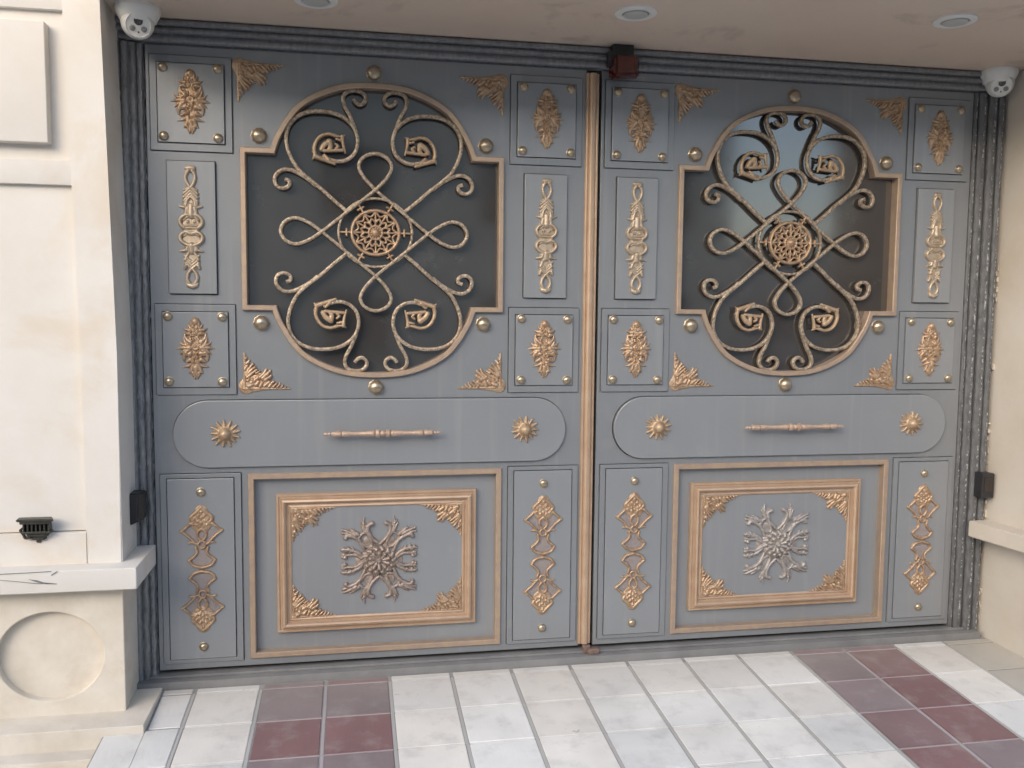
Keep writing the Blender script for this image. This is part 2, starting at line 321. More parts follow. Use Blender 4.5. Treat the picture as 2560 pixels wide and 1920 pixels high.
# --- medallion (traced unit = 0.18 mm)
def medallion_mesh(name, seed):
    r = random.Random(seed)
    S = [([(0, 610)], 82, 82, .7), ([(75, 600), (115, 330)], 34, 26, 1), ([(38, 540), (42, 320)], 30, 36, 1), ([(110, 470), (165, 540)], 30, 10, 1),
         ([(110, 400), (200, 420), (255, 445)], 46, 12, 1), ([(130, 330), (190, 330)], 45, 30, 1), ([(120, 130), (215, 220), (235, 330)], 62, 14, .9), ([(200, 60), (250, 180), (250, 270)], 40, 12, 1),
         ([(200, 50), (290, 80), (355, 135)], 50, 8, .9), ([(140, -5), (300, 0), (430, -30)], 66, 6, .8), ([(170, -70), (260, -80), (345, -150)], 52, 10, .9),
         ([(120, -140), (260, -180)], 52, 30, .8), ([(215, -120), (265, -200), (262, -305)], 56, 18, .8), ([(120, -280), (205, -330)], 50, 26, .8), ([(60, -370), (170, -430), (300, -460)], 46, 6, .9),
         ([(60, -420), (110, -560)], 50, 36, .8), ([(110, -560), (150, -600)], 26, 14, 1), ([(70, -590), (60, -660)], 34, 22, 1), ([(0, -470), (20, -640), (35, -725)], 56, 16, .8)]
    S = mx(S)
    S += [([(60 * math.cos(a), 20 + 60 * math.sin(a)) for a in [k * .785 for k in range(9)]], 34, 34, 1.2), ([(0, 20)], 36, 36, 1.6)]
    for k in range(46):
        y = r.uniform(-420, 500); w = 200 * (1 - abs(y) / 620); x = r.uniform(-w, w); l = r.uniform(20, 70); a = r.uniform(0.9, 2.2) if y > 0 else r.uniform(-2.2, -.9)
        S.append(([(x, y), (x + l * math.cos(a), y + l * math.sin(a))], r.uniform(22, 34), r.uniform(12, 22), r.uniform(1.3, 1.9)))
    S.append(([(0, 450), (0, -420)], 120, 100, .12))
    return relief(name, sc(S, .000186, rk=1.18), .0014)
MED = [medallion_mesh('medallion', 3), medallion_mesh('medallion', 8)]
# --- long casting (mm)
S = mx([([(0, 250), (13, 249)], 12, 11, .8), ([(9, 238), (19, 232)], 9, 6, 1), ([(10, 238), (20, 215), (15, 190), (2, 168)], 7, 8, 1.1), ([(5, 166), (26, 158)], 8, 5, 1), ([(0, 166), (28, 142)], 6.5, 6, 1.2), ([(0, 153), (29, 126)], 6.5, 6, 1.2),
        ([(0, 141), (27, 110)], 6.5, 7, 1.2), ([(2, 128), (15, 112), (20, 88)], 6, 8, 1.3), ([(24, 108), (24, 84)], 8, 8, .9), ([(14, 80), (30, 84), (46, 88)], 9, 4, 1), ([(16, 76), (22, 52)], 10, 9, .9),
        ([(6, 52), (30, 48), (45, 30), (43, 10), (28, -4)], 8, 9, 1.2), ([(0, 40), (16, 42), (30, 30)], 5, 4, 1.6), ([(0, 8), (22, 6)], 6, 5, 1.6), ([(0, -3), (24, -5)], 6, 6, 1.4), ([(14, 22)], 7, 7, 1.3)])
S2 = mx([([(0, -18), (24, -16)], 7, 7, 1.3), ([(4, -28), (26, -22), (44, -36), (44, -56), (26, -72), (6, -80)], 8, 9, 1.2), ([(0, -34), (18, -30), (30, -38)], 5, 4, 1.5), ([(14, -78), (20, -98)], 10, 10, .9),
         ([(14, -100), (30, -100), (47, -104)], 8, 4, 1), ([(6, -104), (17, -118), (26, -140)], 6, 8, 1.2), ([(2, -150), (29, -122)], 6.5, 6, 1.2), ([(1, -164), (28, -138)], 6.5, 6, 1.2), ([(1, -176), (27, -154)], 6, 6, 1.2),
         ([(26, -165), (30, -176)], 9, 7, 1), ([(2, -178), (17, -200), (21, -222), (12, -240)], 7, 8, 1.1), ([(0, -252), (15, -249)], 13, 10, .8), ([(20, -244), (22, -238)], 6, 5, 1)])
LONGM = relief('long_casting', sc(S + S2 + [([(0, 90), (0, 50)], 14, 16, .8), ([(0, -80), (0, -104)], 16, 14, .8), ([(0, 130), (0, -165)], 22, 22, .06), ([(0, 45), (0, -70)], 34, 34, .05)], .001), .0014)
# --- strapwork casting, traced unit .467 mm
def strap():
    S = [([(0, 600), (55, 545), (100, 495), (60, 445), (20, 415)], 16, 16, .8), ([(20, 425), (95, 445), (118, 430), (185, 370)], 14, 13, 1), ([(187, 375), (120, 320), (60, 255)], 13, 12, 1),
         ([(48, 250), (90, 262), (122, 258)], 13, 8, 1), ([(55, 215), (48, 155), (118, 90)], 13, 13, 1), ([(118, 90), (80, 40), (0, 16)], 14, 15, 1),
         ([(0, 395), (36, 365), (36, 315), (6, 275)], 12, 12, 1.2)]
    for k, (x, y) in enumerate([(0, 560), (28, 520), (62, 490), (0, 500), (34, 470), (0, 450), (72, 455), (30, 435)]): S.append(([(x, y), (x * .8, y - 18)], 17, 12, 1.1))
    S = mx(S)
    S += [([(34 * math.cos(a), 240 + 34 * math.sin(a)) for a in [k * .6283 for k in range(11)]], 11, 11, 1.2)]
    S += [([(0, 560), (0, 470)], 60, 108, .10)]
    return S
STRAPM = relief('strapwork_casting', sc(mz(strap()), .000467), .0014)
FS = mx([([(0, 350), (100, 370)], 40, 24, .001, True), ([(60, 290), (110, 330)], 30, 20, .001, True), ([(0, 190), (0, 80)], 52, 60, .001, True), ([(40, 70), (75, 80)], 30, 20, .001, True), ([(0, 320), (0, 260)], 60, 50, .001, True)])
FILLM = relief('strapwork_backing', [(p, a, b, .0005, True) for (p, a, b, h, fl) in sc(mz(FS), .000467)], .0025, base=0.001)
# --- corner bracket: corner at the origin, arms along +x and +z, traced unit .128 mm
B = [([(10, 30), (700, 24), (1560, 14)], 46, 22, .7), ([(44, 0), (44, 700), (44, 1240)], 50, 34, .6), ([(90, 480), (170, 680), (320, 880)], 60, 40, .9), ([(110, 460), (230, 640), (390, 770)], 58, 40, 1),
     ([(130, 420), (300, 560), (440, 680)], 58, 40, 1.1), ([(120, 900), (210, 1010)], 60, 26, .8), ([(70, 1050), (130, 1120)], 44, 14, .9), ([(260, 230), (480, 400), (520, 420)], 80, 60, .8), ([(560, 420), (700, 560), (760, 690)], 80, 34, .9),
     ([(640, 380), (830, 560), (900, 640)], 80, 40, .9), ([(720, 330), (880, 420), (920, 470)], 70, 44, .9), ([(180, 120), (330, 180)], 80, 60, .9), ([(420, 160), (500, 260)], 70, 60, 1), ([(560, 110), (620, 230)], 60, 60, 1),
     ([(700, 120), (860, 240)], 60, 70, .9), ([(850, 90), (960, 230), (1010, 260)], 50, 40, 1.1), ([(1000, 90), (1100, 190)], 46, 36, 1.1), ([(1130, 70), (1190, 150), (1210, 220)], 44, 14, 1), ([(1260, 60), (1310, 120), (1330, 170)], 40, 12, 1),
     ([(1400, 40), (1440, 90)], 30, 12, 1), ([(300, 330)], 60, 60, 1.2), ([(150, 300), (200, 420)], 50, 40, 1), ([(440, 560), (560, 640)], 50, 22, 1), ([(60, 700), (130, 820)], 60, 40, .8), ([(100, 100), (600, 350)], 230, 200, .10), ([(100, 100), (800, 150)], 200, 150, .12), ([(100, 100), (180, 650)], 180, 120, .10)]
BRACKM = relief('corner_casting', sc(B, .000128, rk=1.15), .0013)
# --- centre casting (quadrant traced), unit .307 mm
Q = [([(8, 250), (110, 345), (165, 450), (160, 530), (105, 562)], 18, 24, 1), ([(195, 430), (232, 560), (222, 655)], 20, 8, 1), ([(215, 440), (275, 560)], 20, 10, 1), ([(180, 450), (205, 560)], 16, 8, 1), ([(230, 560), (262, 600)], 16, 8, 1),
     ([(105, 232), (118, 285), (180, 408), (250, 410), (298, 350), (285, 310), (205, 218), (130, 205), (105, 232)], 16, 16, 1.1),
     ([(218, 150), (285, 290), (385, 365), (470, 385), (498, 352)], 18, 24, 1), ([(310, 400), (400, 470), (430, 485)], 24, 10, 1), ([(350, 395), (470, 455), (545, 480)], 26, 10, 1), ([(400, 390), (500, 420), (548, 430)], 20, 12, 1),
     ([(250, 60), (330, 130), (440, 170), (552, 176)], 24, 16, .9), ([(262, 40), (360, 92), (470, 92), (548, 108)], 20, 14, 1), ([(520, 108), (548, 60)], 16, 14, 1), ([(505, 56)], 24, 24, .9), ([(350, 130), (400, 205)], 18, 8, 1), ([(420, 150), (470, 215)], 18, 8, 1), ([(490, 150), (530, 205)], 16, 8, 1)]
Q = mz(mx(Q))
for k in range(14):
    a = k * 2 * math.pi / 14; Q.append(([(205 * math.cos(a), 175 * math.sin(a)), (235 * math.cos(a + .1), 200 * math.sin(a + .1))], 32, 24, 1.3))
for k in range(10):
    a = k * .628 + .2; Q.append(([(60 * math.cos(a), 50 * math.sin(a)), (140 * math.cos(a + .12), 120 * math.sin(a + .12))], 22, 30, 1.7))
Q += [([(0, 0)], 34, 34, 2.0), ([(-60, 0), (60, 0)], 150, 150, .16), ([(-280, 0), (280, 0)], 50, 50, .1), ([(-170, -300), (170, 300)], 46, 46, .12), ([(-170, 300), (170, -300)], 46, 46, .12)]
CENTREM = relief('centre_casting', sc(Q, .000307, rk=1.45), .0015)
# --- sunburst
Sb = []
for k in range(13):
    a = k * 2 * math.pi / 13 + .15; w = rnd.uniform(.92, 1.06)
    Sb.append(([(.024 * math.cos(a), .022 * math.sin(a)), (.062 * w * math.cos(a + .06), .056 * w * math.sin(a + .06))], .0088, .0045, 1.0))
    a += .24; Sb.append(([(.024 * math.cos(a), .022 * math.sin(a)), (.05 * math.cos(a), .045 * math.sin(a))], .005, .002, 1.0))
Sb += [([(0, 0)], .037, .037, .40), ([(0, 0)], .029, .029, 1.05), ([(0, 0)], .0045, .0045, 6.6)]
SUNM = relief('sunburst', Sb, .0013)
# --- rosette of the window grille (open work): ring, spokes, lace
R_ = []
def circ(r, n=24, rz=None): return [(r * math.cos(k * 2 * math.pi / n), (rz or r) * math.sin(k * 2 * math.pi / n)) for k in range(n + 1)]
R_.append((circ(.105, 28, .098), .0078, .0078, 1.1))
for k in range(6):
    a = k * math.pi / 3
    R_.append(([(.10 * math.cos(a), .095 * math.sin(a)), (.158 * math.cos(a), .15 * math.sin(a))], .0055, .0045, 1.0))
    c_, s_ = math.cos(a), math.sin(a)
    R_.append(([(.128 * c_ - .014 * s_, .122 * s_ + .014 * c_), (.128 * c_ + .014 * s_, .122 * s_ - .014 * c_)], .0055, .0045, 1.2))
for k in range(12):
    a = k * math.pi / 6
    R_.append(([(.0 + .02 * math.cos(a), .02 * math.sin(a)), (.1 * math.cos(a), .094 * math.sin(a))], .0052, .004, 1.1))
    b = a + math.pi / 12
    R_.append((catmull([(.1 * math.cos(a), .094 * math.sin(a)), (.078 * math.cos(b), .072 * math.sin(b)), (.1 * math.cos(a + .52), .094 * math.sin(a + .52))], 3), .0042, .0042, 1.1))
    R_.append((catmull([(.05 * math.cos(a), .046 * math.sin(a)), (.066 * math.cos(b), .062 * math.sin(b)), (.05 * math.cos(a + .52), .046 * math.sin(a + .52))], 3), .0048, .0048, 1.2))
R_ += [(circ(.03, 16), .0055, .0055, 1.4), ([(0, 0)], .02, .02, .8)]
ROSM = relief('rosette', R_, .0014, base=.005, rough=.0012)
# --- dragon-head leaf at the scroll ends (unit: metres, traced .256 mm/px)
D = [([(515, 820), (502, 740), (525, 668), (572, 615), (640, 594), (705, 606)], 24, 18, .9), ([(700, 608), (760, 615), (800, 598)], 20, 7, .9), ([(775, 615), (782, 680), (805, 772)], 24, 9, .8), ([(575, 745), (602, 700), (650, 668)], 28, 36, .7),
     ([(600, 760), (690, 752), (775, 745)], 20, 20, .8), ([(650, 670), (660, 720), (640, 750)], 36, 22, .6), ([(712, 690), (735, 712), (715, 732)], 15, 17, 1), ([(718, 640), (760, 650)], 14, 16, .9), ([(512, 815), (600, 846), (700, 882)], 30, 16, .8), ([(600, 800), (640, 845)], 14, 26, .8), ([(512, 800), (484, 768)], 18, 6, .9), ([(512, 820), (486, 842)], 18, 6, .9)]
D = [([(x - 650, 710 - y) for x, y in q[0]], q[1] * .8, q[2] * .8, q[3] * .8) for q in D]
DRAGM = relief('dragon_leaf', sc(D, .000444), .0015, base=.006)

# stud meshes
def dome_mesh(name, r, h, flutes=0):
    bm = bmesh.new(); prof = [(r * 1.08, 0), (r * 1.08, -h * .1)] + [(r * math.cos(t), -h * (.14 + .86 * math.sin(t))) for t in [i * math.pi / 2 / 8 for i in range(8)]] + [(r * .04, -h)]
    md = (lambda a, y: 1 + .05 * math.cos(flutes * a) * (1 if y > -h * .75 else 0)) if flutes else None
    lathe(bm, prof, (0, 0, 0), 'y', 28, md)
    bmesh.ops.recalc_face_normals(bm, faces=bm.faces); me = bpy.data.meshes.new(name); bm.to_mesh(me); bm.free(); smooth(me, 50); return me
STUDM = dome_mesh('stud', .0195, .017); BALLM = dome_mesh('ball_stud', .0325, .034, 10)
def inst(name, me, m, parent, x, y, z, sx=1, sz=1, rot=0):
    o = link(name, me, m, parent, (x, y, z)); o.scale = (sx, 1, sz); o.rotation_euler = (0, rot, 0)
    return o

# ---------------------------------------------------------------- the gate frame
def rib_member(bm, a, b, prof, vertical=True, seed=0.0, jitter=0.0016):
    """a ribbed member from a to b along z (or x); prof = [(across, y, ridge)]"""
    lay = bm.verts.layers.float.get('ridge') or bm.verts.layers.float.new('ridge')
    n = max(2, int(abs(b - a) / 0.008)); rings = []
    for i in range(n + 1):
        t = a + (b - a) * i / n; ring = []
        for k, (o, y, rg) in enumerate(prof):
            j = jitter * noise.noise(Vector((t * 42, k * 3.1 + seed, 0))) * 1.5; j2 = jitter * noise.noise(Vector((t * 30, k * 2.3 + seed, 7)))
            if k in (0, len(prof) - 1): j = j2 = 0
            v = bm.verts.new((o + j, y + j2, t) if vertical else (t, y + j2, o + j)); v[lay] = rg; ring.append(v)
        rings.append(ring)
    for p, q in zip(rings, rings[1:]):
        for k in range(len(prof) - 1): bm.faces.new((p[k], p[k + 1], q[k + 1], q[k]))
def ribs(o0, widths, ys, back, gap=.004, gd=.02, chips=()):
    """a row of rounded ribs with deep grooves between them"""
    P = [(o0, back, 0)]; o = o0
    for i, (w, y) in enumerate(zip(widths, ys)):
        s = 1 if w > 0 else -1; aw = abs(w); c = 1.0 if i in chips else 0.0
        P += [(o, y + .008, 0), (o + s * .004, y + .001, 0), (o + s * aw * .42, y - .001, 0), (o + s * aw * .55, y - .0015, c), (o + s * aw * .68, y - .001, 0), (o + s * (aw - .004 - gap), y + .001, 0), (o + s * (aw - gap), y + .008, 0)]
        P += [(o + s * (aw - gap), y + gd, 0), (o + s * aw, y + gd, 0)]; o += s * aw
    P.append((o, back, 0)); return P
frame = empty('gate_surround', (1.0, 0.0, -0.12), 'dark grey ribbed steel frame around both gate leaves under the stone ceiling', 'gate frame')
bm = bmesh.new(); rib_member(bm, -0.10, 2.70, ribs(-1.10, [.045, .03, .030, .027], [-.03, -.024, -.012, -.004], .05), True, 1.0, .0028)
o = from_bm('jamb', bm, JAMB, frame, ang=60); o.location = (-1.0, 0, .12)
bm = bmesh.new(); rib_member(bm, -0.12, 2.70, ribs(2.972, [.026, .05, .05, .034], [-.004, -.012, -.022, -.028], .05, chips=(0, 1, 2, 3)), True, 5.0, .0016)
o = from_bm('jamb', bm, JAMBCHIP, frame, ang=60); o.location = (-1.0, 0, .12); o['label'] = 'right jamb with pale chipped dots along its ribs'
bm = bmesh.new(); rib_member(bm, -1.08, 3.13, [(z, y, r) for z, y, r in ribs(2.792, [-.028, -.026, -.036], [-.05, -.036, -.016], .05, gap=.006, gd=.03)], False, 9.0, .0012)
o = from_bm('header', bm, JAMB, frame, ang=60); o.location = (-1.0, 0, .12)
bm = bmesh.new(); box(bm, -1.05, 3.12, -0.062, 0.06, -0.16, -0.062, .004); box(bm, -1.0, 3.05, -0.02, 0.06, -0.0615, -0.05, .003)
o = from_bm('threshold', bm, THRESH, frame); o.location = (-1.0, 0, .12)
bm = bmesh.new(); box(bm, 1.005, 1.062, -.045, .0, -.061, -.034, .004); box(bm, .985, 1.02, -.03, 0, -.06, -.02, .004)
o = from_bm('drop_bolt_plate', bm, RUST, frame); o.location = (-1.0, 0, .12)

# ---------------------------------------------------------------- a gate leaf (local x centred on the leaf, z of the photographed gate + .03)
Z0 = 0.03
def arcpts(cx, cz, r, a0, a1, n=28): return [(cx + r * math.cos(math.radians(a0 + (a1 - a0) * i / n)), cz + r * math.sin(math.radians(a0 + (a1 - a0) * i / n))) for i in range(n + 1)]
ARC = [(.449, .357), (.433, .400), (.413, .438), (.383, .487), (.335, .545), (.272, .588), (.196, .6215), (.112, .643), (0, .650)]
def window_outline(g=0.0):
    """stepped rectangle with arched top and bottom; g = inset"""
    W, S, zt, zb = .579 - g, .447 - g, 2.284 - g, 1.582 + g
    half = catmull(ARC + [(-x, z) for x, z in ARC[-2::-1]], 5); arc = []
    for i, (x, z) in enumerate(half):
        a, b = half[max(0, i - 1)], half[min(len(half) - 1, i + 1)]; d = Vector((b[0] - a[0], b[1] - a[1])).normalized()
        arc.append((x - d.y * g, z + d.x * g))
    arc = [(x, z) for x, z in arc if z > .352 - g + .004]
    return [(W, zt), (S + .006, zt)] + [(x, 1.933 + z) for x, z in arc] + [(-S - .006, zt), (-W, zt), (-W, zb), (-S - .006, zb)] + [(-x, 1.933 - z) for x, z in arc] + [(S + .006, zb), (W, zb)]
def gate_leaf():
    root = empty('gate_leaf', (0, 0, -Z0), 'left gate leaf with evenly dark window, gold strip down its right edge', 'gate leaf', 'pair of ornate grey metal gate leaves')
    def P(o): o.location = (o.location[0], o.location[1], o.location[2] + Z0); return o
    # skin with window hole, lower recess and slots drawing shadow outlines round the applied panels
    shadow_slots = [rect(-.8845, -.6815, 1.6485, 2.2185), rect(.6745, .8795, 1.6485, 2.2185)]
    for x0, x1 in ((-.944, -.610), (.610, .944)):
        for z0, z1 in ((2.259, 2.657), (1.210, 1.604)): shadow_slots.append(rect(x0 - .0018, x1 + .0018, z0 - .0018, z1 + .0018))
    shadow_slots.append(arcpts(.885 - .149, 1.035, .1508, -90, 90, 24) + arcpts(-.880 + .149, 1.035, .1508, 90, 270, 24))
    for x0, x1 in ((-.940, -.598), (.612, .950)): shadow_slots.append(rect(x0 - .0016, x1 + .0016, -.0016, .8596))
    P(plate('leaf_sheet', rect(-.962, .968, -.03, 2.699), [window_outline(.012), rect(-.553, .561, .02, .838)] + shadow_slots, .045, 0.0, PAINT, root, .003))
    bm = bmesh.new(); box(bm, -.60, .60, .03, .036, 1.25, 2.62); P(from_bm('window_pane', bm, PANE, root))
    bm = bmesh.new(); sweep(bm, window_outline(.011), barprof(.023, .03, -.022, .003), True); P(from_bm('window_frame', bm, PINKGOLD, root))
    # lower recess: field set back, bar frame around it
    bm = bmesh.new(); box(bm, -.57, .577, .028, .04, .005, .853); P(from_bm('recessed_field', bm, PLATE, root))
    bm = bmesh.new(); ring_frame(bm, -.555, .568, .018, .840, barprof(.026, .028, -.013, .003)); P(from_bm('lower_frame', bm, PINKGOLD, root))
    # ---- scrollwork grille
    cz = 1.932
    bmg = bmesh.new(); pr = barprof(.0165, .010, -.008, .002)
    A = [(-.120, 2.020), (-.178, 2.067), (-.239, 2.121), (-.295, 2.165), (-.34, 2.207), (-.37, 2.261), (-.384, 2.312), (-.383, 2.356), (-.366, 2.398), (-.332, 2.431), (-.288, 2.449), (-.243, 2.454), (-.193, 2.451), (-.149, 2.438), (-.116, 2.416), (-.093, 2.39), (-.08, 2.358), (-.077, 2.325), (-.086, 2.287), (-.108, 2.26), (-.139, 2.244), (-.172, 2.241), (-.203, 2.249), (-.232, 2.262)]
    Bc = [(-.088, 2.385), (-.112, 2.444), (-.131, 2.478), (-.14, 2.511), (-.131, 2.536), (-.11, 2.549), (-.082, 2.551), (-.058, 2.545), (-.042, 2.526), (-.044, 2.506), (-.062, 2.492), (-.081, 2.497), (-.095, 2.514)]
    Cc = [(-.256, 2.129), (-.291, 2.158), (-.332, 2.182), (-.364, 2.196), (-.394, 2.198), (-.42, 2.185), (-.435, 2.161), (-.433, 2.135), (-.416, 2.119), (-.392, 2.118), (-.374, 2.131), (-.374, 2.149), (-.392, 2.156)]
    for tr in (A, Bc, Cc):
        pts = catmull(tr, 4)
        for fx in (1, -1):
            for fz in (1, -1):
                q = [(fx * x, cz + fz * (z - cz)) for x, z in pts]
                sweep(bmg, q, [(o_ + (0), y_ + (.0015 if tr is not A else 0)) for o_, y_ in pr])
    K = catmull([(0, .189), (.036, .148+.005), (.105, .083), (.17, .04), (.232, 0)], 3)
    dq = [(0, .189), (.235, 0), (0, -.192), (-.235, 0)]
    pr2 = barprof(.0155, .009, -.012, .002)
    # ribbon: diamond whose corners run on into loops
    def loop(c, d, L, w):
        """drop loop starting and ending at crossing c, pointing along d"""
        n_ = (-d[1], d[0]); prof = [(-.05, -.42), (0, 0), (.30, .62), (.62, .98), (.88, .72), (1.0, 0), (.88, -.72), (.62, -.98), (.30, -.62), (0, 0), (-.05, .42)]
        return catmull([(c[0] + d[0] * L * a + n_[0] * w * b, cz + c[1] + d[1] * L * a + n_[1] * w * b) for a, b in prof[1:-1]], 5)
    for c, d, L, w in (((0, .189), (0, 1), .160, .074), ((0, -.192), (0, -1), .156, .070), ((-.235, 0), (-1, 0), .178, .058), ((.235, 0), (1, 0), .178, .058)): sweep(bmg, loop(c, d, L, w), pr2)
    for i in range(4):
        a, b = dq[i], dq[(i + 1) % 4]; u = Vector((b[0] - a[0], b[1] - a[1])).normalized() * .012
        sweep(bmg, [(a[0] - u.x, cz + a[1] - u.y), (b[0] + u.x, cz + b[1] + u.y)], barprof(.0142, .009, -.0105 - .001 * i, .002))
    sweep(bmg, [(x, cz + z) for x, z in circ(.163, 40, .152)[:-1]], barprof(.0115, .009, -.0085, .002), True)
    grille = P(from_bm('scroll_grille', bmg, BARS, root, ang=50))
    inst('rosette', ROSM, CAST, grille, 0, -.002, cz)
    for fx, fz in ((1, 1), (-1, 1), (1, -1), (-1, -1)):
        x, z = -.200, 2.306; inst('dragon_leaf', DRAGM, GOLD, grille, fx * x, -.002, cz + fz * (z - cz), fx, fz)
    # ---- applied panels
    for k, (x0, x1) in enumerate(((-.944, -.610), (.610, .944))):
        for j, (z0, z1) in enumerate(((2.259, 2.657), (1.210, 1.604))):
            bm = bmesh.new()
            sq = plate('square_panel', rect(x0, x1, z0, z1), [rect(x0 + .028, x1 - .028, z0 + .031, z1 - .03)], .012, -.008, PAINT, root, .0015); P(sq)
            pl = plate('raised_plate', rect(x0 + .031, x1 - .031, z0 + .034, z1 - .033), [], .012, -.016, PLATE, sq, .002)
            xc = (x0 + x1) / 2; zc = (z0 + z1) / 2
            inst('medallion', MED[(j + k) % 2], CAST if (j + k) % 2 == 0 else CAST, sq, xc, -.016, zc + .01, 1 if k == 0 else -1)
            for dx in (x0 + .056, x1 - .056):
                for dz in (z0 + .058, z1 - .052): inst('stud', STUDM, STUD, sq, dx + rnd.uniform(-.002, .002), -.016, dz + rnd.uniform(-.002, .002))
    for x0, x1 in ((-.882, -.684), (.677, .877)):
        lp = P(plate('long_panel', rect(x0, x1, 1.651, 2.216), [], .012, -.015, PLATE, root, .002))
        inst('long_ornament', LONGM, CASTPALE, lp, (x0 + x1) / 2 - (.002 if x0 < 0 else -.002), -.015, 1.936)
    for x0, x1 in ((-.940, -.598), (.612, .950)):
        tp = P(plate('tall_panel', rect(x0, x1, 0.0, .858), [rect(x0 + .026, x1 - .028, .017, .840)], .012, -.008, PAINT, root, .0015))
        plate('raised_plate', rect(x0 + .029, x1 - .031, .020, .837), [], .012, -.0135, PLATE, tp, .002)
        xc = (x0 + x1) / 2 + .001; o_ = inst('strapwork_ornament', STRAPM, CAST, tp, xc, -.0135, .430); inst('ornament_backing', FILLM, MESHFILL, tp, xc, -.0137, .430)
        inst('stud', STUDM, STUD, tp, xc, -.0135, .777); inst('stud', STUDM, STUD, tp, xc, -.0135, .075)
    for (x, z, fx, fz) in ((-.588, 2.642, 1, -1), (.577, 2.636, -1, -1), (-.580, 1.232, 1, 1), (.577, 1.229, -1, 1)):
        P(inst('corner_ornament', BRACKM, CAST, root, x, 0, z, fx, fz))
    for i, (x, z) in enumerate(((-.004, 2.629), (-.499, 2.337), (.497, 2.334), (-.5, 1.526), (.49, 1.526), (0, 1.238))):
        P(inst('ball_stud', BALLM, STUD, root, x, -.0005, z, rot=math.pi if i < 3 else 0))
    # ---- capsule with sunbursts and handle
    R = .149; cc = 1.035
    outl = arcpts(.885 - R, cc, R, -90, 90, 24) + arcpts(-.880 + R, cc, R, 90, 270, 24)
    cap = P(plate('rounded_panel', outl, [], .012, -.016, PLATE, root, .003))
    inst('sunburst', SUNM, GOLD, cap, -.660, -.016, cc + .002); inst('sunburst', SUNM, GOLD, cap, .688, -.016, cc + .002, rot=.2)
    bm = bmesh.new(); prof = []
    keys = [(-.262, .002), (-.258, .006), (-.248, .0075), (-.243, .005), (-.236, .008), (-.228, .0045), (-.222, .0115), (-.2, .0125), (-.186, .0115), (-.183, .006), (-.180, .0125), (-.166, .0135), (-.14, .010), (-.10, .0095), (-.075, .012), (-.04, .0145), (-.034, .010), (-.03, .0175), (-.016, .0185), (-.012, .010), (0, .0145)]
    keys = keys + [(-a, b) for a, b in keys[-2::-1]]
    for (h0, r0), (h1, r1) in zip(keys, keys[1:]):
        for i in range(4): prof.append((r0 + (r1 - r0) * i / 4, h0 + (h1 - h0) * i / 4))
    prof.append((keys[-1][1], keys[-1][0]))
    lathe(bm, prof, (.028, -.062, 1.034), 'x', 16, lambda a, h: 1 + .09 * noise.noise(Vector((h * 160, a * 2.2, 0))) + .05 * math.cos(6 * a))
    for px in (-.17, .226): lathe(bm, [(.012, -.013), (.0075, -.02), (.006, -.05), (.007, -.06)], (px, 0, 1.034), 'y', 12)
    from_bm('handle', bm, mat_handle, cap, ang=60)
    # ---- inner picture frame with corners and centre casting
    fx0, fx1, fz0, fz1 = -.448, .463, .113, .755
    fr = [(0, .027), (0, .004), (.003, .0), (.010, -.001), (.014, .004), (.019, .003), (.026, -.013), (.034, -.016), (.041, -.010), (.045, .004), (.052, .006), (.060, .002), (.066, .006), (.068, .014), (.068, .027)]
    bm = bmesh.new(); sweep(bm, [(fx0, fz0), (fx1, fz0), (fx1, fz1), (fx0, fz1)], fr, True)
    pf = P(from_bm('picture_frame', bm, TRIM, root, ang=28))
    bm = bmesh.new(); box(bm, fx0 + .06, fx1 - .06, .010, .027, fz0 + .045, fz1 - .045); from_bm('inner_field', bm, PLATE, pf)
    ix0, ix1, iz0, iz1 = fx0 + .066, fx1 - .066, fz0 + .066, fz1 - .066
    for (x, z, a, b) in ((ix0, iz1, 1, -1), (ix1, iz1, -1, -1), (ix0, iz0, 1, 1), (ix1, iz0, -1, 1)): inst('corner_ornament', BRACKM, GOLD, pf, x, .010, z, a * .97, b * .95)
    inst('centre_ornament', CENTREM, BRONZE, pf, .012, .010, .434)
    return root
mat_handle = mat('rose_gold_cast', (0.42, 0.295, 0.225), 0.4, 0.3, (0.50, 0.37, 0.28), 90, 0.8, 0.5, 300)
leafL = gate_leaf()
def copy_tree(o, parent=None):
    c = o.copy(); COL.objects.link(c)
    if parent: c.parent = parent
    for ch in o.children: copy_tree(ch, c)
    return c
leafR = copy_tree(leafL); leafR.location = (2.0, 0, -Z0)
leafR['label'] = 'right gate leaf whose window reflects a patch of blue sky'
for ch in leafR.children:
    if ch.name.startswith('picture_frame'): ch.location.x -= .024
    if ch.name.startswith('rounded_panel'): ch.location.x += .002
    for g in ch.children:
        if g.name.startswith('centre_ornament'):
            g.data = g.data.copy(); g.data.materials[0] = SILVER; g['label'] = 'grey silver cast ornament, less bronze than the left one'
# gold meeting strip on the left leaf
bm = bmesh.new()
prof = [(.955, .0), (.955, -.006), (.958, -.012), (.964, -.0135), (.969, -.010), (.971, -.009), (.974, -.016), (.981, -.0215), (.990, -.0225), (.999, -.019), (1.004, -.011), (1.006, -.007), (1.010, -.009), (1.016, -.0085), (1.018, -.003), (1.018, 0)]
ps = []
for zz in (-.016, 2.682):
    ps.append([bm.verts.new((x + .006, y - .001, zz + Z0)) for x, y in prof])
for k in range(len(prof)): bm.faces.new((ps[0][k], ps[0][(k + 1) % len(prof)], ps[1][(k + 1) % len(prof)], ps[1][k]))
bm.faces.new(ps[0]); bm.faces.new(ps[1][::-1])
from_bm('meeting_strip', bm, TRIM, leafL, ang=30)

